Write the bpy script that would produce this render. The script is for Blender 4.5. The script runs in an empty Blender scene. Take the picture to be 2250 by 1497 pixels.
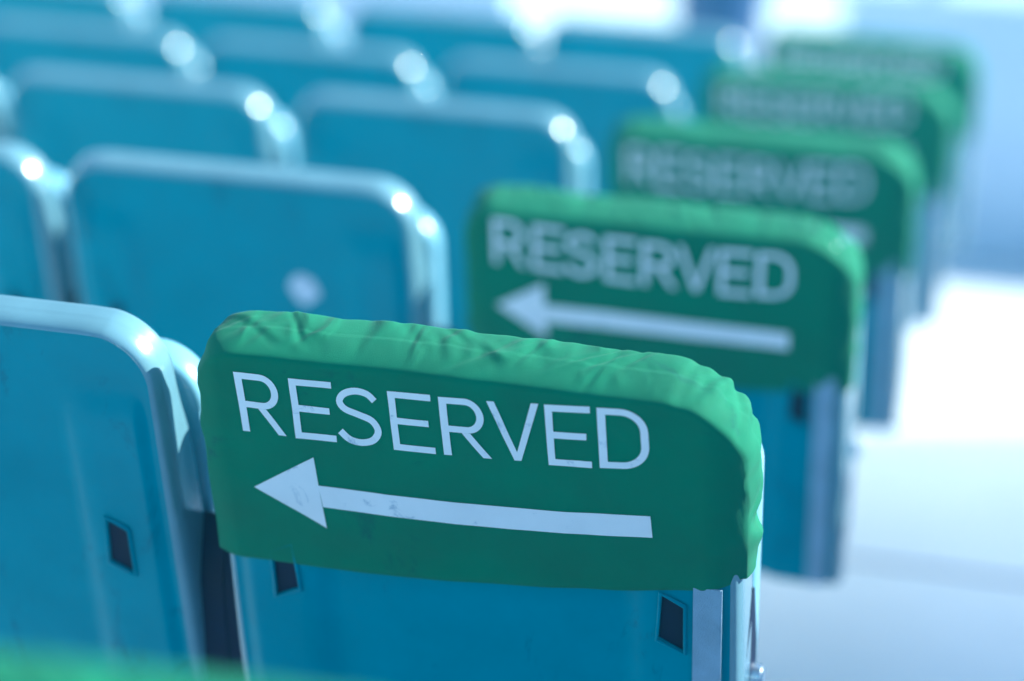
import bpy, bmesh, math, random
from mathutils import Vector, Matrix, noise
import numpy as np

sc = bpy.context.scene
col = sc.collection
rad = math.radians

# ------------------------------------------------------------------ camera
F = 5000.0                      # focal length in photo pixels (2250 wide)
YAW, PITCH, ROLL = 0.2384, -0.2154, -0.0589
H = 0.85                        # height of the seat tops above the floor
CAM = np.array([0.2541, -1.7767, H + 0.4402])


def rot(a, b, c):
    ca, sa, cb, sb, cc, sn = math.cos(a), math.sin(a), math.cos(b), math.sin(b), math.cos(c), math.sin(c)
    Rz = np.array([[ca, -sa, 0], [sa, ca, 0], [0, 0, 1]])
    Rx = np.array([[1, 0, 0], [0, cb, -sb], [0, sb, cb]])
    Ry = np.array([[cc, 0, sn], [0, 1, 0], [-sn, 0, cc]])
    return Rz @ Rx @ Ry


RC = rot(YAW, PITCH, ROLL)      # columns: right, forward, up


def pix(x, y):                  # direction of a photo pixel
    return RC @ np.array([(x - 1125) / F, 1, -(y - 748.5) / F])


cam = bpy.data.cameras.new('camera')
cam.sensor_width = 36
cam.lens = F / 2250 * 36
cam.clip_start, cam.clip_end = 0.05, 800
cam.dof.use_dof = True
cam.dof.focus_distance = 1.90
cam.dof.aperture_fstop = 1.6
co = bpy.data.objects.new('camera', cam)
col.objects.link(co)
M = Matrix(((RC[0, 0], RC[0, 2], -RC[0, 1], CAM[0]),
            (RC[1, 0], RC[1, 2], -RC[1, 1], CAM[1]),
            (RC[2, 0], RC[2, 2], -RC[2, 1], CAM[2]), (0, 0, 0, 1)))
co.matrix_world = M
sc.camera = co

# ------------------------------------------------------------------ light
SUN_AZ, SUN_EL = rad(64), rad(36)      # azimuth from +Y (away from the camera) towards +X
world = bpy.data.worlds.new('World')
sc.world = world
world.use_nodes = True
wn = world.node_tree
sky = wn.nodes.new('ShaderNodeTexSky')
sky.sky_type = 'NISHITA'
sky.sun_disc = False
sky.sun_elevation = SUN_EL
sky.sun_rotation = SUN_AZ
sky.air_density = 1.0
sky.dust_density = 0.3
sky.ozone_density = 2.0
wn.links.new(sky.outputs[0], wn.nodes['Background'].inputs[0])
wn.nodes['Background'].inputs[1].default_value = 0.10
sun = bpy.data.lights.new('sun', 'SUN')
sun.energy = 5.0
sun.angle = rad(0.53)
sun.color = (1.0, 0.95, 0.86)
so = bpy.data.objects.new('sun', sun)
sd = Vector((math.sin(SUN_AZ) * math.cos(SUN_EL), math.cos(SUN_AZ) * math.cos(SUN_EL), math.sin(SUN_EL)))
so.rotation_euler = sd.to_track_quat('Z', 'Y').to_euler()
so.location = (4, 1, 6)
col.objects.link(so)
vs = sc.view_settings
vs.view_transform = 'Standard'
vs.look = 'None'
vs.gamma = 1.0
vs.use_curve_mapping = False
vs.exposure = 1.3
vs.use_white_balance = True
vs.white_balance_temperature = 5750
vs.white_balance_tint = -4


# ------------------------------------------------------------------ materials
def mat(name, c, rough=.5, spec=.5, var=.0, vscale=6, bump=0, bscale=200, coat=0, sheen=0, metal=0, dirt=None, subs=0):
    m = bpy.data.materials.new(name)
    m.use_nodes = True
    nt = m.node_tree
    b = nt.nodes['Principled BSDF']
    b.inputs['Base Color'].default_value = (*c, 1)
    b.inputs['Roughness'].default_value = rough
    b.inputs['Specular IOR Level'].default_value = spec
    b.inputs['Coat Weight'].default_value = coat
    b.inputs['Coat Roughness'].default_value = .16
    b.inputs['Sheen Weight'].default_value = sheen
    b.inputs['Metallic'].default_value = metal
    tc = nt.nodes.new('ShaderNodeTexCoord')
    src = tc.outputs['Object']
    last = None
    if var:
        n = nt.nodes.new('ShaderNodeTexNoise')
        n.inputs['Scale'].default_value = vscale
        n.inputs['Detail'].default_value = 6
        n.inputs['Roughness'].default_value = .6
        nt.links.new(src, n.inputs['Vector'])
        r = nt.nodes.new('ShaderNodeValToRGB')
        r.color_ramp.elements[0].position = .3
        r.color_ramp.elements[1].position = .7
        r.color_ramp.elements[0].color = (*[v * (1 - var) for v in c], 1)
        r.color_ramp.elements[1].color = (*[min(1, v * (1 + var)) for v in c], 1)
        nt.links.new(n.outputs['Fac'], r.inputs['Fac'])
        last = r.outputs['Color']
        mr = nt.nodes.new('ShaderNodeMapRange')
        mr.inputs[3].default_value = max(0, rough - .12)
        mr.inputs[4].default_value = min(1, rough + .12)
        nt.links.new(n.outputs['Fac'], mr.inputs[0])
        nt.links.new(mr.outputs[0], b.inputs['Roughness'])
    if dirt:
        # sparse dark scuffs and smears, stretched so they read as rubs rather than dots
        dcol, amount, dscale, stretch, thr = dirt
        mp = nt.nodes.new('ShaderNodeMapping')
        mp.inputs['Scale'].default_value = stretch
        mp.inputs['Rotation'].default_value = (0.2, 0.4, 0.5)
        nt.links.new(src, mp.inputs['Vector'])
        n = nt.nodes.new('ShaderNodeTexNoise')
        n.inputs['Scale'].default_value = dscale
        n.inputs['Detail'].default_value = 9
        n.inputs['Roughness'].default_value = .72
        n.inputs['Distortion'].default_value = .6
        nt.links.new(mp.outputs[0], n.inputs['Vector'])
        r = nt.nodes.new('ShaderNodeValToRGB')
        r.color_ramp.elements[0].position = thr
        r.color_ramp.elements[1].position = thr + .09
        r.color_ramp.elements[0].color = (0, 0, 0, 1)
        r.color_ramp.elements[1].color = (amount, amount, amount, 1)
        nt.links.new(n.outputs['Fac'], r.inputs['Fac'])
        mx = nt.nodes.new('ShaderNodeMix')
        mx.data_type = 'RGBA'
        nt.links.new(r.outputs['Color'], mx.inputs['Factor'])
        if last:
            nt.links.new(last, mx.inputs['A'])
        else:
            mx.inputs['A'].default_value = (*c, 1)
        mx.inputs['B'].default_value = (*dcol, 1)
        last = mx.outputs['Result']
    if last:
        nt.links.new(last, b.inputs['Base Color'])
    if bump:
        n = nt.nodes.new('ShaderNodeTexNoise')
        n.inputs['Scale'].default_value = bscale
        n.inputs['Detail'].default_value = 4
        nt.links.new(src, n.inputs['Vector'])
        bp = nt.nodes.new('ShaderNodeBump')
        bp.inputs['Strength'].default_value = bump
        bp.inputs['Distance'].default_value = .002
        nt.links.new(n.outputs['Fac'], bp.inputs['Height'])
        nt.links.new(bp.outputs[0], b.inputs['Normal'])
    return m


PLASTIC = mat('blue_grey_plastic', (.016, .245, .325), rough=.38, spec=.22, var=.10, vscale=9, bump=.05, bscale=900,
              coat=.0, dirt=((.004, .08, .13), .6, 10, (1.6, 1.6, .35), .57))
RIMM = mat('lit_rim_plastic', (.16, .30, .36), rough=.20, spec=.9, var=.10, vscale=14, coat=1.0,
           bump=.04, bscale=700, dirt=((.05, .15, .20), .5, 16, (1.2, 1.2, .6), .63))  # paler copy of the seat plastic, carries sun and sky light on the rims
PAN = mat('pale_blue_plastic', (.22, .45, .58), rough=.28, spec=.5, var=.06, vscale=9, coat=.3)
NAVY = mat('navy_plastic_slot_shade', (.001, .006, .032), rough=.6, spec=.25, var=.2, vscale=20)
STEEL = mat('pale_steel', (.55, .62, .72), rough=.25, metal=.85, var=.05, vscale=30)
VELCRO = mat('pale_hook_tape', (.33, .46, .60), rough=.9, spec=.2, var=.16, vscale=22, bump=.9, bscale=1100,
             dirt=((.10, .12, .22), .7, 26, (1, 1, 1), .62))
CLOTH = mat('green_cloth', (.012, .170, .085), rough=.82, spec=.3, var=.12, vscale=14, bump=.3, bscale=1400, sheen=.05,
            dirt=((.005, .10, .075), .75, 13, (1, 1, 1), .615))
PRINT = mat('white_print', (.86, .84, .87), rough=.7, spec=.3, var=.04, vscale=18, bump=.1, bscale=1400,
            dirt=((.28, .36, .50), .75, 30, (1, 1, 1), .60))
# fine wrinkles where the cloth is gathered over the edges of the seat
nt = CLOTH.node_tree
at = nt.nodes.new('ShaderNodeAttribute'); at.attribute_name = 'gather'
tc = nt.nodes.new('ShaderNodeTexCoord')
mp = nt.nodes.new('ShaderNodeMapping'); mp.inputs['Scale'].default_value = (1.0, .45, .8); mp.inputs['Rotation'].default_value = (0, 0, .5)
nz = nt.nodes.new('ShaderNodeTexNoise'); nz.noise_type = 'RIDGED_MULTIFRACTAL'
nz.inputs['Scale'].default_value = 30; nz.inputs['Detail'].default_value = 3; nz.inputs['Distortion'].default_value = .8
nt.links.new(tc.outputs['Object'], mp.inputs[0]); nt.links.new(mp.outputs[0], nz.inputs['Vector'])
wb = nt.nodes.new('ShaderNodeBump'); wb.inputs['Distance'].default_value = .007
ml = nt.nodes.new('ShaderNodeMath'); ml.operation = 'MULTIPLY_ADD'
ml.inputs[1].default_value = .85; ml.inputs[2].default_value = .09
nt.links.new(at.outputs['Fac'], ml.inputs[0]); nt.links.new(ml.outputs[0], wb.inputs['Strength'])
nt.links.new(nz.outputs['Fac'], wb.inputs['Height'])
fine = [n for n in nt.nodes if n.type == 'BUMP' and n != wb][0]
nt.links.new(wb.outputs[0], fine.inputs['Normal'])
CONCRETE = mat('pale_concrete_floor', (.80, .79, .80), rough=.34, spec=.5, var=.08, vscale=1.3, bump=.15, bscale=60)
WALLM = mat('pale_painted_wall', (.55, .65, .80), rough=.6, var=.07, vscale=2.0, bump=.1, bscale=80)
JOINT = mat('dark_joint_sealant', (.10, .14, .22), rough=.8, var=.2, vscale=30)
STICK = mat('worn_paper_sticker', (.62, .68, .80), rough=.7, var=.25, vscale=40)
BOLLARD = mat('dark_blue_paint', (.006, .045, .16), rough=.4, var=.1, vscale=10)
RAIL = mat('grey_blue_steel', (.14, .22, .32), rough=.45, metal=.4, var=.1, vscale=14)


# ------------------------------------------------------------------ helpers
def mesh_obj(name, me, m, parent=None):
    o = bpy.data.objects.new(name, me)
    if m is not None and not me.materials:
        me.materials.append(m)
    col.objects.link(o)
    o.parent = parent
    return o


def to_mesh(bm, name, smooth=True, sharp=35):
    bmesh.ops.recalc_face_normals(bm, faces=bm.faces)
    for f in bm.faces:
        f.smooth = smooth
    if smooth:
        for e in bm.edges:
            if len(e.link_faces) == 2 and e.calc_face_angle(0) > rad(sharp):
                e.smooth = False
    me = bpy.data.meshes.new(name)
    bm.to_mesh(me)
    bm.free()
    return me


def tag(o, label=None, cat=None, group=None, kind=None):
    if label: o['label'] = label
    if cat: o['category'] = cat
    if group: o['group'] = group
    if kind: o['kind'] = kind
    return o


def empty(name, loc, rz=0):
    o = bpy.data.objects.new(name, None)
    o.empty_display_size = .1
    o.location = loc
    o.rotation_euler = (0, 0, rz)
    col.objects.link(o)
    return o


def box_bm(x0, x1, y0, y1, z0, z1, bev=0, seg=2):
    bm = bmesh.new()
    bmesh.ops.create_cube(bm, size=1)
    for v in bm.verts:
        v.co = Vector((x0 + (v.co.x + .5) * (x1 - x0), y0 + (v.co.y + .5) * (y1 - y0), z0 + (v.co.z + .5) * (z1 - z0)))
    if bev:
        bmesh.ops.bevel(bm, geom=list(bm.edges), offset=bev, segments=seg, profile=.5, affect='EDGES')
    return bm


def sstep(a, b, x):
    t = min(1, max(0, (x - a) / (b - a)))
    return t * t * (3 - 2 * t)


# ------------------------------------------------------------------ the setting
bm = bmesh.new()
bmesh.ops.create_grid(bm, x_segments=8, y_segments=8, size=150)
floor = mesh_obj('floor', to_mesh(bm, 'floor'), CONCRETE)
floor.location = (0, 60, 0)
tag(floor, 'pale concrete floor of the aisle and walkway beside the seats', kind='structure')
for yj in (2.395, 5.9):
    j = mesh_obj('floor_joint', to_mesh(box_bm(-6, 1.45, -.006, .006, -.02, .004), 'floor_joint', False), JOINT, floor)
    j.location = (0, yj - 60, 0)

# low wall that closes the walkway in front of the first row
wy, wh = 6.0, .83


def wall_x(px):                 # where a photo column meets the line of the low walls
    d = pix(px, 60)
    return CAM[0] + d[0] * (wy - CAM[1]) / d[1]


for xa, xb, lab in ((wall_x(1850), 3.2, 'low pale painted wall with a short steel post, beyond the aisle end of the seats'),
                    (-7.5, wall_x(1120), 'low pale painted wall without a post, beyond the seats away from the aisle')):
    w = empty('low_wall', (0, wy, 0))
    tag(w, lab, 'wall', 'low walls in front of the seats')
    mesh_obj('wall_panel', to_mesh(box_bm(xa, xb, 0, .16, 0, wh, .012), 'wall_panel'), WALLM, w)
    mesh_obj('coping', to_mesh(box_bm(xa - .02, xb + .02, -.02, .18, wh + .001, wh + .045, .012), 'coping'), WALLM, w)
    if xb > 0:
        p = mesh_obj('rail_post', to_mesh(box_bm(-.04, .04, -.04, .04, 0, .30, .01), 'rail_post'), STEEL, w)
        p.location = (wall_x(2040), .08, wh + .046)

# unseen wall and slatted screen, added only to shade the near floor
sw = empty('added_shade_wall', (1.2, 0, 0))
tag(sw, 'unseen pale wall added beside the aisle to shade the near floor', 'wall')
mesh_obj('wall_panel', to_mesh(box_bm(0, .16, -4.5, 1.50, 0, 1.45, .012), 'shade_wall_panel'), WALLM, sw)
mesh_obj('coping', to_mesh(box_bm(-.02, .18, -4.52, 1.52, 1.451, 1.50, .012), 'shade_wall_coping'), WALLM, sw)
sf = empty('added_shade_screen', (1.27, 0, 0))
tag(sf, 'unseen slatted screen added beside the aisle for softer floor shade', 'screen')
ys, k = 1.55, 0
SLAT = to_mesh(box_bm(-.012, .012, -.0145, .0145, .04, 1.44, .003), 'shade_slat')
while ys < 4.1:
    o = mesh_obj('shade_slat', SLAT, WALLM, sf)
    o.location = (0, ys, 0)
    o.scale = (1, .66 - .0058 * k, 1)       # the slats grow slimmer towards the open end
    ys += .027
    k += 1
for z in (.0, 1.4405):
    mesh_obj('shade_screen_rail', to_mesh(box_bm(-.02, .02, 1.522, ys, z, z + .0395, .004), 'shade_screen_rail'), STEEL, sf)

# ------------------------------------------------------------------ the seat
REC = rad(21)
CR, SR = math.cos(REC), math.sin(REC)
HW, SH = .222, .495            # half width and height of the back shell along its face


def S(x, s, t):                 # s: down the back from its top, t: forward off its rear face
    x = x * (1 + .008 * max(0, min(s, .3)) / .2)      # the back widens a little downwards
    return Vector((x, s * SR + t * CR, H - s * CR + t * SR))


def outline_top(x, hw, r):      # s of the rounded top edge at x
    a = abs(x)
    if a <= hw - r:
        return 0.
    d = a - (hw - r)
    return r - math.sqrt(max(0, r * r - d * d))


SLOT = dict(x0=.165, x1=.183, s0=.190, s1=.239)      # slot on the +x side, mirrored on the other


def columns(hw, r, extra=(), n=14, m=18):
    xs = set()
    for i in range(m + 1):
        a = hw - r + r * math.sin(i / m * math.pi / 2)
        xs.add(round(a, 5)); xs.add(round(-a, 5))
    for i in range(1, n):
        xs.add(round(-(hw - r) + 2 * (hw - r) * i / n, 5))
    xs = {x for x in xs if not any(SLOT['x0'] < abs(x) < SLOT['x1'] for _ in (0,))} if extra else xs
    for e in extra:
        xs = {x for x in xs if abs(x - e) > .004} | {e}
    return sorted(xs)




def pad(x, s):                  # raised side strips of the rear face
    a = abs(x)
    up = sstep(.132, .150, a) * sstep(.045, .085, s - .10 * (.2 - a))
    rim = 1 - sstep(HW - .018, HW - .004, a)
    return -.0065 * up * rim


def build_shell():
    bm = bmesh.new()
    r = .047
    sx0, sx1 = SLOT['x0'], SLOT['x1']
    xs = columns(HW, r, (-.150, -.141, -.132, .132, .141, .150, sx0, sx1, -sx0, -sx1))
    ss = sorted([0, .008, .02, .035, .045, .055, .065, .075, .085, .1, .13, .155, SLOT['s0'], SLOT['s1'], .26, .30, .34, .38, .42, .46, SH - .004])
    nv = len(ss)
    G = {}
    for i, x in enumerate(xs):
        tp = outline_top(x, HW, r)
        for k, s in enumerate(ss):
            ss_ = tp + (s / ss[-1]) * (ss[-1] - tp)
            wob = 0
            xx = x
            if abs(abs(x) - sx0) < 1e-6 or abs(abs(x) - sx1) < 1e-6:
                if s in (SLOT['s0'], SLOT['s1']):
                    if abs(abs(x) - sx1) < 1e-6: ss_ += .011
                    elif s == SLOT['s1']: xx = x * .978
            # the rear edge is rounded: the last millimetres pull forward
            ed = min(HW - abs(x), 1) if ss_ > r else r - math.hypot(max(0, abs(x) - (HW - r)), r - ss_)
            ed = min(ed, HW - abs(x) if ss_ > r else ed)
            bow = .006 * (1 - (x / HW) ** 2)
            G[i, k] = bm.verts.new(S(xx, ss_, pad(x, ss_) + bow))
    holes = []
    for i in range(len(xs) - 1):
        for k in range(nv - 1):
            c = (G[i, k], G[i + 1, k], G[i + 1, k + 1], G[i, k + 1])
            if ss[k] == SLOT['s0'] and (abs(xs[i] - sx0) < 1e-6 or abs(xs[i] + sx1) < 1e-6):
                holes.append(c)
                continue
            bm.faces.new(c)
    fw = S(0, 0, 1) - S(0, 0, 0)
    for c in holes:             # walls of the slots
        b = [bm.verts.new(v.co + fw * .005) for v in c]
        for q in range(4):
            bm.faces.new((c[q], c[(q + 1) % 4], b[(q + 1) % 4], b[q]))
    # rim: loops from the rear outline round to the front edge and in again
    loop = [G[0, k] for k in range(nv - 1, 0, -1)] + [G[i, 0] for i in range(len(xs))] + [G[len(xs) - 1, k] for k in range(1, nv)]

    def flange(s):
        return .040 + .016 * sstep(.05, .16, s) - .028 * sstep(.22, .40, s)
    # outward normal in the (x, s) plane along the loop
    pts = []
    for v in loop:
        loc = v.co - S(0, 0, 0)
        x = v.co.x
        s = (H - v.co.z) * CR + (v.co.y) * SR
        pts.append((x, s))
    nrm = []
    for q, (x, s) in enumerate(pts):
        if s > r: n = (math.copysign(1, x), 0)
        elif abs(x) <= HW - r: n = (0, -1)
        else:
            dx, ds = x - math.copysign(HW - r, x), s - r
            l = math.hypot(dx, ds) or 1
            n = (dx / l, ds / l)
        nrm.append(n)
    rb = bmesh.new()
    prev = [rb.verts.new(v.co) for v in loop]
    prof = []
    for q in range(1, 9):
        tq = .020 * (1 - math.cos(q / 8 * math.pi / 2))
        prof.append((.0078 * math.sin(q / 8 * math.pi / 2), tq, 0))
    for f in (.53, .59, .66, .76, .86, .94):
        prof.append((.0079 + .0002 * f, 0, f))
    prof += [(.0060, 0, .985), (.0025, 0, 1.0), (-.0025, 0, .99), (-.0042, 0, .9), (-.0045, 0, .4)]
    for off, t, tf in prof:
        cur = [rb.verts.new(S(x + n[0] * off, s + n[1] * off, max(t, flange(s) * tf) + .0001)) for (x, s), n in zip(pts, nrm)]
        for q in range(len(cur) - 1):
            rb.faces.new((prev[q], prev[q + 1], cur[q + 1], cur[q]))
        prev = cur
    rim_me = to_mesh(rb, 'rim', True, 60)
    # inner (front) skin
    G2 = {}
    for i, x in enumerate(xs):
        tp = outline_top(x, HW, r)
        for k, s in enumerate(ss):
            ss_ = tp + (s / ss[-1]) * (ss[-1] - tp)
            G2[i, k] = bm.verts.new(S(x * .985, ss_ * .97 + .007, .0125))
    for i in range(len(xs) - 1):
        for k in range(nv - 1):
            bm.faces.new((G2[i, k + 1], G2[i + 1, k + 1], G2[i + 1, k], G2[i, k]))
    # bottom edge closing strip
    for i in range(len(xs) - 1):
        bm.faces.new((G[i, nv - 1], G[i + 1, nv - 1], G2[i + 1, nv - 1], G2[i, nv - 1]))
    return to_mesh(bm, 'back_shell', True, 50), rim_me


def face_plate(poly, t, name, thick=.0008):       # thin plate lying on the rear face
    bm = bmesh.new()
    a = [bm.verts.new(S(x, s, t)) for x, s in poly]
    b = [bm.verts.new(S(x, s, t + thick)) for x, s in poly]
    bm.faces.new(a)
    bm.faces.new(b[::-1])
    n = len(a)
    for q in range(n):
        bm.faces.new((a[q], b[q], b[(q + 1) % n], a[(q + 1) % n]))
    return to_mesh(bm, name, False)


def build_pan():                # tipped-up seat pan standing in front of the back
    bm = bmesh.new()
    hw, r = .232, .050
    top, hgt, ta, tb = .072, .375, .082, .122
    xs = columns(hw, r, n=10, m=14)
    ss = [0, .02, .05, .1, .2, .3, .4]

    def grid(inset, t):
        g = {}
        for i, x in enumerate(xs):
            tp = outline_top(x, hw, r)
            f = 1 - inset / hw
            for k, s in enumerate(ss):
                s_ = tp + (s / .4) * (hgt - tp)
                tt = t - .045 * s_ / .4          # hinge end comes back to the shell
                g[i, k] = bm.verts.new(S(x * f, top + inset + s_ * (1 - inset * 2 / hgt), tt))
        return g
    gs = [grid(.010, ta), grid(.003, ta + .002), grid(0, ta + .008), grid(0, tb - .008), grid(.003, tb - .002), grid(.010, tb)]
    n, m = len(xs), len(ss)

    def ring(g):
        return [g[0, k] for k in range(m - 1, 0, -1)] + [g[i, 0] for i in range(n)] + [g[n - 1, k] for k in range(1, m)] + [g[i, m - 1] for i in range(n - 2, 0, -1)]
    for g, fl in ((gs[0], 1), (gs[-1], -1)):
        for i in range(n - 1):
            for k in range(m - 1):
                c = (g[i, k], g[i + 1, k], g[i + 1, k + 1], g[i, k + 1])
                bm.faces.new(c[::fl])
    for a, b in zip(gs[:-1], gs[1:]):
        ra, rb = ring(a), ring(b)
        for q in range(len(ra)):
            z = (q + 1) % len(ra)
            bm.faces.new((ra[q], ra[z], rb[z], rb[q]))
    # drop the loose inside verts of the middle rings
    bmesh.ops.delete(bm, geom=[v for v in bm.verts if not v.link_faces], context='VERTS')
    return to_mesh(bm, 'seat_pan', True, 50)


def build_bracket(sgn, wid):         # dark hinge plate at the side of the seat
    bm = bmesh.new()
    prof = [(.215, .052), (.225, .066), (.30, .082), (.40, .080), (.455, .050), (.455, .012), (.36, .012), (.27, .024)]
    x0, x1 = sgn * (HW + .0005 - .004), sgn * (HW + wid)
    a = [bm.verts.new(S(x0, s, t)) for s, t in prof]
    b = [bm.verts.new(S(x1, s, t)) for s, t in prof]
    bm.faces.new(a)
    bm.faces.new(b[::-1])
    for q in range(len(a)):
        z = (q + 1) % len(a)
        bm.faces.new((a[q], b[q], b[z], a[z]))
    bmesh.ops.bevel(bm, geom=list(bm.edges), offset=.002, segments=2, affect='EDGES')
    return to_mesh(bm, 'hinge_bracket', True, 40)


def build_peg():
    bm = bmesh.new()
    bmesh.ops.create_cone(bm, cap_ends=True, segments=20, radius1=.011, radius2=.011, depth=.016)
    bmesh.ops.bevel(bm, geom=[e for e in bm.edges if abs(e.verts[0].co.z - e.verts[1].co.z) < 1e-6], offset=.003, segments=3, affect='EDGES')
    for v in bm.verts:
        c = v.co.copy()
        v.co = S(0, .318, .055) + Vector((c.z, c.x, c.y))
    return to_mesh(bm, 'pivot_cap', True, 40)


def slot_plate(sgn):  # dark plate that stands in for the shade inside a slot
    q = [(.161, .186), (.188, .186), (.188, .257), (.157, .257)]
    return face_plate([(sgn * x, s) for x, s in (q if sgn > 0 else q[::-1])], -.0030, 'slot_shade', .0012)


(SHELL, RIM), PANM = build_shell(), build_pan()
BRK = {(s, w_): build_bracket(s, w_) for s, w_ in ((1, .0105), (1, .018), (-1, .018), (1, .034), (-1, .034))}
PEG = build_peg()
SLOTM = {1: slot_plate(1), -1: slot_plate(-1)}


def slot_lip(sgn):              # raised moulded lip round a slot
    x0, x1, s0, s1 = SLOT['x0'], SLOT['x1'], SLOT['s0'], SLOT['s1']
    q = [(x0, s0), (x1, s0 + .011), (x1, s1 + .011), (x0 * .978, s1)]
    cx_, cs_ = sum(a for a, _ in q) / 4, sum(b for _, b in q) / 4
    bm = bmesh.new()
    rings = []
    for o, t in ((-.0004, -.0058), (-.0002, -.0074), (.0010, -.0080), (.0022, -.0074), (.0030, -.0060)):
        rings.append([bm.verts.new(S(sgn * (a + math.copysign(o, a - cx_)), b + math.copysign(o, b - cs_), t)) for a, b in q])
    for a, b in zip(rings[:-1], rings[1:]):
        for i in range(4):
            z = (i + 1) % 4
            bm.faces.new((a[i], a[z], b[z], b[i]))
    return to_mesh(bm, 'slot_lip', True, 60)


LIP = {1: slot_lip(1), -1: slot_lip(-1)}
TAPE = face_plate([(.1920, .176), (.2165, .176), (.2150, .487), (.1905, .487)], -.0080, 'hook_tape', .0016)

RP = .8426                      # row pitch
rng = random.Random(4)
ROWN = {5: 'front row', 4: 'second row', 3: 'third row', 2: 'fourth row', 1: 'fifth row', 0: 'sixth row'}
# small shifts that the seats show along their rows
DX = {(1, 1): .018, (2, 1): -.008, (3, 1): -.003, (3, 2): -.010, (4, 2): -.008, (5, 2): .022, (5, 3): .01, (5, 4): .008}
DZ = {(1, 1): .001, (2, 1): .007, (2, 2): .006, (3, 1): .008, (3, 2): .004, (0, 0): .007, (4, 0): .012, (5, 0): .030, (5, 1): .024, (5, 2): .024, (5, 3): .024, (5, 4): .024}
SEATS = {}


def seat_at(k, j):
    x = -.5 * j - .2205 + DX.get((k, j), 0) + (.010 if j == 0 else -.015)
    return Vector((x, (k - 1) * RP - .022, .006 + DZ.get((k, j), 0)))


def make_seat(k, j, label):
    root = empty('stadium_seat', seat_at(k, j), rad(7.0 if (k, j) == (0, 0) else rng.uniform(-.4, .4)))
    tag(root, label, 'seat', 'tip-up seats set out in rows')
    mesh_obj('back_shell', SHELL, PLASTIC, root)
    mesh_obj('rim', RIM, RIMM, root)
    for s in (1, -1):
        mesh_obj('slot_shade', SLOTM[s], NAVY, root)
        mesh_obj('slot_lip', LIP[s], PLASTIC, root)
    mesh_obj('seat_pan', PANM, PAN, root)
    for s in (1, -1):
        wid = .0105 if (j, s) == (0, 1) else .034 if (j, s) in ((0, -1), (1, 1)) else .018
        b = mesh_obj('hinge_bracket', BRK[s, wid], NAVY, root)
        c = mesh_obj('pivot_cap', PEG, STEEL, b)
        c.location = (s * (HW + wid + (.006 if (j, s) == (0, 1) else -.007)), 0, 0)
    if j == 0:
        mesh_obj('hook_tape', TAPE, VELCRO, root)
    SEATS[k, j] = root
    return root


LAST = {0: 2, 1: 2, 2: 2, 3: 3, 4: 3, 5: 4}
ORD = {0: 'end', 1: 'second', 2: 'third', 3: 'fourth', 4: 'fifth'}
for k in range(0, 6):
    for j in range(LAST[k] + 1):
        if j == 0:
            lab = f'tip-up seat under a green cover, aisle end of the {ROWN[k]} from low wall'
        elif (k, j) == (2, 1):
            lab = 'blue grey tip-up seat with a worn white sticker on its back'
        else:
            lab = f'bare blue grey tip-up seat, {ORD[j]} from aisle, {ROWN[k]} from low wall'
        make_seat(k, j, lab)


def face_xy(px, py, root, t):   # photo pixel -> (x, s) on a seat's rear plane
    d = Vector(pix(px, py)); o = Vector(CAM) - root.location
    nrm = S(0, 0, 1) - S(0, 0, 0)
    p0 = S(0, 0, t)
    q = o + d * ((p0 - o).dot(nrm) / d.dot(nrm))
    r = q - p0
    s = r.dot(S(0, 1, 0) - S(0, 0, 0))
    return q.x / (1 + .008 * max(0, min(s, .3)) / .2), s


# worn sticker
cx, cs = face_xy(668, 640, SEATS[2, 1], 0)
poly = []
for i in range(14):
    a = i / 14 * 2 * math.pi
    rr = .019 * (1 + .35 * noise.noise(Vector((math.cos(a) * 1.3, math.sin(a) * 1.3, 2.2))))
    poly.append((cx + rr * math.cos(a), cs + rr * 1.05 * math.sin(a)))
st = mesh_obj('sticker', face_plate(poly, -.0006, 'sticker', .0004), STICK, SEATS[2, 1])
st['label'] = 'worn whitish paper sticker'
st.location = tuple((S(0, 0, 1) - S(0, 0, 0)) * .0048)

# ------------------------------------------------------------------ supporting rails, one per row
for k in range(0, 6):
    n = LAST[k] + 1
    x0, x1 = -.5 * n + .06, -.14
    root = empty('mounting_rail', (0, (k - 1) * RP - .022, 0))
    tag(root, f'steel rail on short posts under the seats, {ROWN[k]} from low wall', 'rail', 'steel rails under the seat rows')
    y = S(0, .44, .06).y
    mesh_obj('beam', to_mesh(box_bm(x0, x1, y, y + .05, .40, .45, .004), 'beam'), RAIL, root)
    for j in range(0, n):
        lx = -.5 * j - .47
        if lx < x0: lx = x0 + .03
        leg = mesh_obj('post', to_mesh(box_bm(-.02, .02, y + .005, y + .045, .01, .398, .003), 'post'), RAIL, root)
        leg.location = (lx, 0, 0)
        ft = mesh_obj('foot_plate', to_mesh(box_bm(-.05, .05, y - .03, y + .08, 0.0005, .0095, .002), 'foot_plate'), RAIL, leg)

# ------------------------------------------------------------------ RESERVED covers
CT = -.0135                     # the cover's rear face lies this far behind the shell's
HWC = .2325


def cover_face_t(x, s, seed):
    b = .0045 * (1 - (x / HWC) ** 2)
    w = .0016 * noise.noise(Vector((x * 9, s * 11, seed * 3.1)))
    w += .0007 * noise.noise(Vector((x * 30 + s * 20, s * 34, seed * 1.7)))
    lo = sstep(.12, .19, s)
    e = max(0, (x - .200) / (HWC - .200))
    fold = noise.noise(Vector((s * 26, x * 6, seed * 5.5))) * .36 + noise.noise(Vector((s * 55, x * 12, seed * 3.5))) * .10
    e2 = max(0, (-x - .212) / (HWC - .212))
    return CT + b + w + .004 * lo + .0135 * e ** 2.0 * (1 + 1.2 * fold * min(1, e * 1.5)) + .006 * e2 * e2


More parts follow.
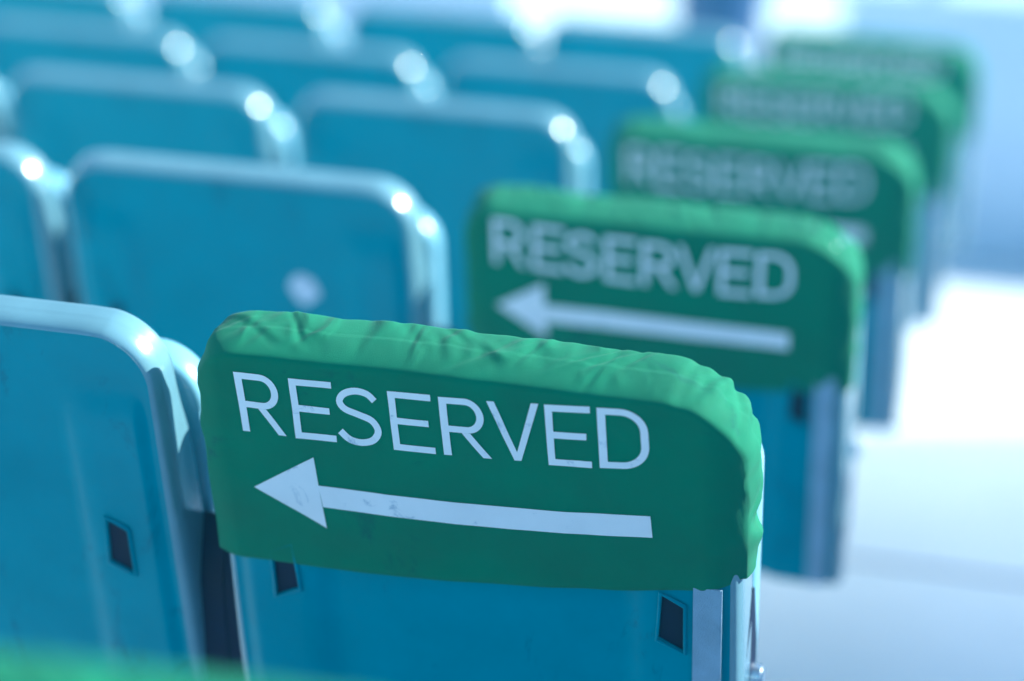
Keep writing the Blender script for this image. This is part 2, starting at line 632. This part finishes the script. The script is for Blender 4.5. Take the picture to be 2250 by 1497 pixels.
def build_cover(seed, hem, puff):
    bm = bmesh.new()
    GL = bm.verts.layers.float.new('gather')
    r = .050
    N = 260
    xs = []
    for i in range(N + 1):
        xs.append(-HWC * math.cos(math.pi * i / N) * .35 + HWC * (2 * i / N - 1) * .65)
    nv = 70
    sh = Vector((seed * 5.3, seed * 2.1, 0))

    def top_s(x):
        rr = .037 if x < 0 else .066
        a = abs(x) / HWC * HWC
        d = abs(x) - (HWC - rr)
        base = 0 if d <= 0 else rr - math.sqrt(max(0, rr * rr - d * d))
        return base - .0065 + .0016 * noise.noise(Vector((x * 12, 7.7, seed)))

    def hem_s(x):
        u = (x / HWC + 1) / 2
        return hem[0] * (1 - u) ** 2 + 2 * hem[1] * u * (1 - u) + hem[2] * u * u + .0012 * noise.noise(Vector((x * 20, 1.1, seed)))
    G = {}
    for i, x in enumerate(xs):
        a, b = top_s(x), hem_s(x)
        for k in range(nv):
            f = k / (nv - 1)
            s = a + f * (b - a)
            taper = 1 - .008 * sstep(.1, .2, s) - (.004 * sstep(.15, .19, s) * sstep(.1, .23, x))
            G[i, k] = bm.verts.new(S(x * taper, s, cover_face_t(x, s, seed)))
    for i in range(N):
        for k in range(nv - 1):
            bm.faces.new((G[i, k], G[i + 1, k], G[i + 1, k + 1], G[i, k + 1]))
    # hem: a narrow turned-under fold
    lo = [G[i, nv - 1] for i in range(N + 1)]
    for ds, dt in ((.0012, .0012), (.0004, .0030), (-.010, .0034)):
        cur = []
        for i, x in enumerate(xs):
            s = hem_s(x)
            cur.append(bm.verts.new(S(x * .988, s + ds, cover_face_t(x, s, seed) + dt)))
        for i in range(N):
            bm.faces.new((lo[i], lo[i + 1], cur[i + 1], cur[i]))
        lo = cur
    # band over the edges, gathered into wrinkles
    loop, info = [], []
    for k in range(nv - 1, 0, -1): loop.append(G[0, k])
    for i in range(N + 1): loop.append(G[i, 0])
    for k in range(1, nv): loop.append(G[N, k])
    P = []
    for v in loop:
        x = v.co.x
        s = (H - v.co.z) * CR + v.co.y * SR
        P.append((x, s))
    Nn = []
    L = len(P)
    arc = [0]
    for q in range(1, L):
        arc.append(arc[-1] + math.hypot(P[q][0] - P[q - 1][0], P[q][1] - P[q - 1][1]))
    for q in range(L):
        a, b = P[max(0, q - 3)], P[min(L - 1, q + 3)]
        tx, ts = b[0] - a[0], b[1] - a[1]
        l = math.hypot(tx, ts) or 1
        Nn.append((ts / l, -tx / l))
    TOT = arc[-1]
    rr_ = random.Random(int(seed * 100))
    CRS = []
    for _ in range(30):         # slanting creases over the top
        a0 = rr_.uniform(.17, TOT - .17)
        f0 = rr_.uniform(.1, .7)
        CRS.append((a0, f0, min(1, f0 + rr_.uniform(.25, .6)), rr_.choice((-1, 1)) * rr_.uniform(.02, .09), rr_.uniform(.003, .007), rr_.uniform(.0004, .0013)))
    for _ in range(16):         # gathers at the two corners
        a0 = rr_.choice((rr_.gauss(.19, .022), rr_.gauss(TOT - .185, .03)))
        CRS.append((a0, rr_.uniform(0.05, .4), 1, rr_.uniform(-.03, .03), rr_.uniform(.004, .008), rr_.uniform(.0008, .0022)))
    for _ in range(14):         # folds down the sides
        a0 = rr_.choice((rr_.uniform(.02, .15), TOT - rr_.uniform(.02, .15)))
        CRS.append((a0, rr_.uniform(-.1, .3), 1, rr_.uniform(-.04, .04), rr_.uniform(.005, .010), rr_.uniform(.0008, .0017)))
    prev = loop
    NB = 30
    for m in range(1, NB + 1):
        f = m / NB
        cur = []
        for q in range(L):
            (x, s), (nx, ns) = P[q], Nn[q]
            top = max(0, -ns)
            # profile of the band: swells, then tucks in at the front
            depth = .070 * (.85 + .15 * top)
            depth *= 1 - .35 * sstep(.10, .19, s)
            swell = (.0065 + .0005 * top) * math.sin(math.pi * min(1, f * 1.02)) ** .55 * (1 if f < .5 else .9)
            up = .003 * f * top                       # the cloth climbs towards the front edge
            a = arc[q]
            corner = math.exp(-((x - .20) / .06) ** 2 - ((s - .02) / .05) ** 2) + .9 * math.exp(-((x + .21) / .05) ** 2 - ((s - .02) / .05) ** 2)
            side = sstep(.03, .09, s)
            wr2 = noise.noise(Vector((a * 15 - f * 2.0, f * 1.2 + 9, seed * 2.4)))
            big = noise.noise(Vector((a * 8.5, 3.3, seed * 9.1))) * .0065 * f * (.2 + top)
            ridge = wr2 * (.0012 + .002 * side) * f
            pk = noise.noise(Vector((a * 62, f * 1.5, seed * 7.7))) + .6 * noise.noise(Vector((a * 120, f * 2, seed * 2.9)))
            ridge += pk * .0015 * sstep(.45, .85, f) * (.35 + .65 * sstep(-.2, .5, noise.noise(Vector((a * 9, 5.1, seed)))))
            ridge += noise.noise(Vector((a * 24, 8.2, seed * 3.9))) * .0024 * f * top
            for ca, cf0, cf1, sl, wd, dp in CRS:
                u = a - ca - sl * (f - .5)
                if -4 * wd < u < 4 * wd and cf0 - .2 < f < cf1 + .2:
                    g = sstep(cf0 - .2, cf0 + .12, f) * (1 - sstep(cf1 - .12, cf1 + .2, f))
                    ridge += g * dp * (math.exp(-((u - wd * 1.5) / (1.5 * wd)) ** 2) * .9 - math.exp(-(u / wd) ** 2))
            o = swell * puff + up * puff + ridge + big
            if f > .9: o -= .006 * (f - .9) / .1
            t0 = cover_face_t(x, s, seed)
            cur.append(bm.verts.new(S(x + nx * o, s + ns * o, t0 + depth * f + .0015 * math.sin(math.pi * f))))
        for q in range(L):
            cur[q][GL] = sstep(.02, .45, f)
        for q in range(L - 1):
            bm.faces.new((prev[q], prev[q + 1], cur[q + 1], cur[q]))
        prev = cur
    # front panel
    G2 = {}
    idx0 = nv - 1
    for i in range(N + 1):
        G2[i, 0] = prev[idx0 + i]
        a = top_s(xs[i])
        for k in range(1, 11):
            s = a + (k / 10) * (.15 - a)
            G2[i, k] = bm.verts.new(S(xs[i] * .985, s, .060 - .010 * s / .15))
    for i in range(N):
        for k in range(10):
            bm.faces.new((G2[i, k + 1], G2[i + 1, k + 1], G2[i + 1, k], G2[i, k]))
    return to_mesh(bm, 'seat_cover', True, 65)


# ---- lettering, laid out on the cover's face
def lerp(a, b, t): return (a[0] + (b[0] - a[0]) * t, a[1] + (b[1] - a[1]) * t)


def arc_pts(cx, cy, rx, ry, a0, a1, n):
    return [(cx + rx * math.cos(rad(a0 + (a1 - a0) * i / n)), cy + ry * math.sin(rad(a0 + (a1 - a0) * i / n))) for i in range(n + 1)]


def strip(a, b, n):             # subdivided straight stroke between edge pairs a -> b
    return [(lerp(a[0], b[0], i / n), lerp(a[1], b[1], i / n)) for i in range(n + 1)]


VW, HT = .165, .108             # stem width and arm height in box units


def glyph_E():
    return [strip(((0, 0), (VW, 0)), ((0, 1), (VW, 1)), 10),
            strip(((VW, 1), (VW, 1 - HT)), ((1, 1), (1, 1 - HT)), 6),
            strip(((VW, .56), (VW, .56 - HT)), ((.90, .56), (.90, .56 - HT)), 6),
            strip(((VW, HT), (VW, 0)), ((1, HT), (1, 0)), 6)]


def glyph_R():
    out = [(VW, 1), (.52, 1)] + arc_pts(.56, .705, .38, .295, 90, -90, 16) + [(.52, .41), (VW, .41)]
    inn = [(VW, 1 - HT), (.52, 1 - HT)] + arc_pts(.56, .705, .225, .187, 90, -90, 16) + [(.52, .518), (VW, .518)]
    return [strip(((0, 0), (VW, 0)), ((0, 1), (VW, 1)), 10),
            list(zip(out, inn)),
            strip(((.43, .409), (.61, .409)), ((.82, 0), (1.0, 0)), 7)]


def glyph_D():
    out = [(VW, 1), (.40, 1)] + arc_pts(.46, .62, .54, .38, 90, 0, 10) + arc_pts(.46, .38, .54, .38, 0, -90, 10) + [(.40, 0), (VW, 0)]
    inn = [(VW, 1 - HT), (.40, 1 - HT)] + arc_pts(.46, .62, .385, .272, 90, 0, 10) + arc_pts(.46, .38, .385, .272, 0, -90, 10) + [(.40, HT), (VW, HT)]
    return [strip(((0, 0), (VW, 0)), ((0, 1), (VW, 1)), 10), list(zip(out, inn))]


def glyph_V():
    a = strip(((0, 1), (.145, 1)), ((.435, 0), (.50, .145)), 9)
    b = strip(((.50, .145), (.435, 0)), ((.50, .145), (.565, 0)), 1)
    c = strip(((.50, .145), (.565, 0)), ((.855, 1), (1, 1)), 9)
    return [a, b, c]


def glyph_S():
    ctr = [(.90, .79), (.74, .905), (.47, .945), (.20, .885), (.085, .755), (.20, .625), (.50, .535), (.80, .44), (.92, .27), (.79, .11), (.53, .055), (.26, .10), (.06, .235)]
    pts = []
    for i in range(len(ctr) - 1):
        p0, p1, p2, p3 = ctr[max(0, i - 1)], ctr[i], ctr[i + 1], ctr[min(len(ctr) - 1, i + 2)]
        for q in range(4):
            t = q / 4
            pts.append(tuple(.5 * (2 * p1[d] + (p2[d] - p0[d]) * t + (2 * p0[d] - 5 * p1[d] + 4 * p2[d] - p3[d]) * t * t + (3 * p1[d] - p0[d] - 3 * p2[d] + p3[d]) * t ** 3) for d in (0, 1)))
    pts.append(ctr[-1])
    W, Hh, th = 98., 131., 7.6
    res = []
    for i, p in enumerate(pts):
        a, b = pts[max(0, i - 1)], pts[min(len(pts) - 1, i + 1)]
        tx, ty = (b[0] - a[0]) * W, (b[1] - a[1]) * Hh
        l = math.hypot(tx, ty)
        nx, ny = -ty / l * th / W, tx / l * th / Hh
        res.append(((p[0] + nx, p[1] + ny), (p[0] - nx, p[1] - ny)))
    return [res]


# each letter's box in the photograph: top left, top right, bottom left, bottom right
LET = [('R', glyph_R, (513.8, 813.7), (612, 826), (536, 943), (631, 957)),
       ('E', glyph_E, (633, 830), (725.7, 841), (650.5, 962), (740.4, 972)),
       ('S', glyph_S, (735, 850), (828, 857), (744, 977), (842, 984)),
       ('E', glyph_E, (849, 860.6), (944, 869), (864.6, 990), (957, 1000)),
       ('R', glyph_R, (961.4, 873), (1063, 881), (975, 1001), (1081, 1009)),
       ('V', glyph_V, (1068, 882), (1182.5, 888), (1080, 1010), (1196, 1016)),
       ('E', glyph_E, (1195, 889.5), (1296, 893), (1206, 1021.4), (1302, 1027)),
       ('D', glyph_D, (1311, 895), (1422, 899), (1319, 1026), (1431, 1030))]


def layout(straight=False):
    res = []
    R1 = SEATS[1, 0]
    for ch, g, tl, tr, bl, br in LET:
        strips = []
        for stp in g():
            s2 = []
            for pr in stp:
                s2.append([face_xy(*lerp(lerp(bl, br, u), lerp(tl, tr, u), v), R1, CT + .003) for u, v in pr])
            strips.append(s2)
        res.append(('printed_letter', strips))
    # arrow: head fan and a gently sagging shaft
    up = [(699.6, 1066.8), (850, 1089), (1000, 1107), (1120, 1117), (1245, 1125.7), (1340, 1129.5), (1430, 1132)]
    dn = [(709.6, 1114.6), (855, 1137), (1000, 1155), (1120, 1165.5), (1240, 1172.6), (1340, 1177), (1434.3, 1180)]

    if straight:
        up = [lerp(up[0], up[-1], i / 6) for i in range(7)]
        dn = [lerp(dn[0], dn[-1], i / 6) for i in range(7)]

    def sub(l, n=4):
        r = []
        for a, b in zip(l[:-1], l[1:]):
            r += [lerp(a, b, i / n) for i in range(n)]
        return r + [l[-1]]
    f = lambda p: face_xy(p[0], p[1], R1, CT + .003)
    shaft = [[f(a), f(b)] for a, b in zip(sub(up), sub(dn))]
    tip, ht, hb = (560.7, 1066), (688.8, 1005), (717, 1163)
    head = [[f(lerp(tip, ht, i / 8)), f(lerp(tip, hb, i / 8))] for i in range(1, 9)]
    # split the head crosswise so that it follows the cloth
    hs = []
    n = 6
    for c in range(n):
        hs.append([[lerp(a, b, c / n), lerp(a, b, (c + 1) / n)] for a, b in head])
    t0 = f(tip)
    res.append(('printed_arrow', [shaft] + hs + [('tip', t0, head[0], n)]))
    return res


LAY = {True: layout(), False: layout(True)}


def build_print(name, strips, seed, dx, ds, sc_, rt):
    bm = bmesh.new()
    c, s_ = math.cos(rt), math.sin(rt)

    def V(p):
        x, s = p
        x, s = x * sc_, (s - .1) * sc_
        x, s = x * c - s * s_ + dx, x * s_ + s * c + .1 + ds
        return bm.verts.new(S(x, s, cover_face_t(x, s, seed) - .0007))
    for st in strips:
        if st[0] == 'tip':
            _, t0, (a, b), n = st
            vt = V(t0)
            vs_ = [V(lerp(a, b, i / n)) for i in range(n + 1)]
            for i in range(n):
                bm.faces.new((vt, vs_[i], vs_[i + 1]))
            continue
        prev = None
        for a, b in st:
            cur = (V(a), V(b))
            if prev:
                bm.faces.new((prev[0], prev[1], cur[1], cur[0]))
            prev = cur
    bmesh.ops.remove_doubles(bm, verts=bm.verts, dist=.00005)
    return to_mesh(bm, name, True, 80)


# row: hem at left / middle / right, puff, text shift x, shift s, scale, turn
COV = {0: ((.18, .20, .18), 1.0, 0, 0, 1, 0),
       1: ((.208, .221, .172), 1.0, 0, 0, 1, 0),
       2: ((.21, .22, .195), .72, .0, .003, 1.02, .055),
       3: ((.20, .21, .20), .75, .0, .010, 1.05, .02),
       4: ((.20, .21, .20), 1.1, .0, -.008, 1.0, .0),
       5: ((.20, .21, .20), 1.2, .0, -.008, 1.0, .0)}
for k in range(0, 6):
    hem, puff, dx, ds, scl, rt = COV[k]
    seed = {1: 1.81}.get(k, k + .37)
    root = empty('seat_cover', SEATS[k, 0].location, SEATS[k, 0].rotation_euler.z)
    tag(root, f'green RESERVED cover with white arrow, on end seat of the {ROWN[k]} from low wall', 'seat cover',
        'green RESERVED covers along the aisle')
    mesh_obj('cloth', build_cover(seed, hem, puff), CLOTH, root)
    for nm, strips in LAY[k == 1]:
        mesh_obj(nm, build_print(nm, strips, seed, dx, ds, scl, rt), PRINT, root)

# ------------------------------------------------------------------ bollard
d = pix(1583, 30)
tt = (6.6 - CAM[1]) / d[1]
bx = CAM[0] + d[0] * tt
root = empty('bollard', (bx, 6.6, 0))
tag(root, 'dark blue steel bollard standing beyond the front row of seats', 'bollard')
bm = bmesh.new()
prof = [(.0, .0), (.105, .0), (.109, .02), (.172, .80), (.175, .95), (.155, .985), (.080, 1.0), (0, 1.003)]
rings = []
for r_, z in prof:
    rings.append([bm.verts.new((r_ * math.cos(i / 28 * 2 * math.pi), r_ * math.sin(i / 28 * 2 * math.pi), z)) for i in range(28)] if r_ else [bm.verts.new((0, 0, z))])
for a, b in zip(rings[:-1], rings[1:]):
    for i in range(28):
        q = (i + 1) % 28
        if len(a) == 1: bm.faces.new((a[0], b[q], b[i]))
        elif len(b) == 1: bm.faces.new((a[i], a[q], b[0]))
        else: bm.faces.new((a[i], a[q], b[q], b[i]))
mesh_obj('post', to_mesh(bm, 'bollard_post'), BOLLARD, root)
bm = bmesh.new()
bmesh.ops.create_cone(bm, cap_ends=True, segments=28, radius1=.17, radius2=.165, depth=.012)
f = mesh_obj('base_plate', to_mesh(bm, 'base_plate'), RAIL, root)
f.location = (0, 0, .0065)

# ------------------------------------------------------------------ blue volume added in place of lens glare
hz = mesh_obj('glare_volume', to_mesh(box_bm(-9, 4.5, -6.5, 30, -1.0, 2.4), 'glare_volume', False), None)
tag(hz, 'thin blue volume added for veiling glare over the seats', kind='stuff')
hm = bpy.data.materials.new('glare_volume')
hm.use_nodes = True
hn = hm.node_tree
hn.nodes.remove(hn.nodes['Principled BSDF'])
pv = hn.nodes.new('ShaderNodeVolumePrincipled')
pv.inputs['Color'].default_value = (.16, .72, 1.0, 1)
pv.inputs['Density'].default_value = .012
pv.inputs['Anisotropy'].default_value = .3
hn.links.new(pv.outputs[0], hn.nodes['Material Output'].inputs['Volume'])
hz.data.materials.append(hm)
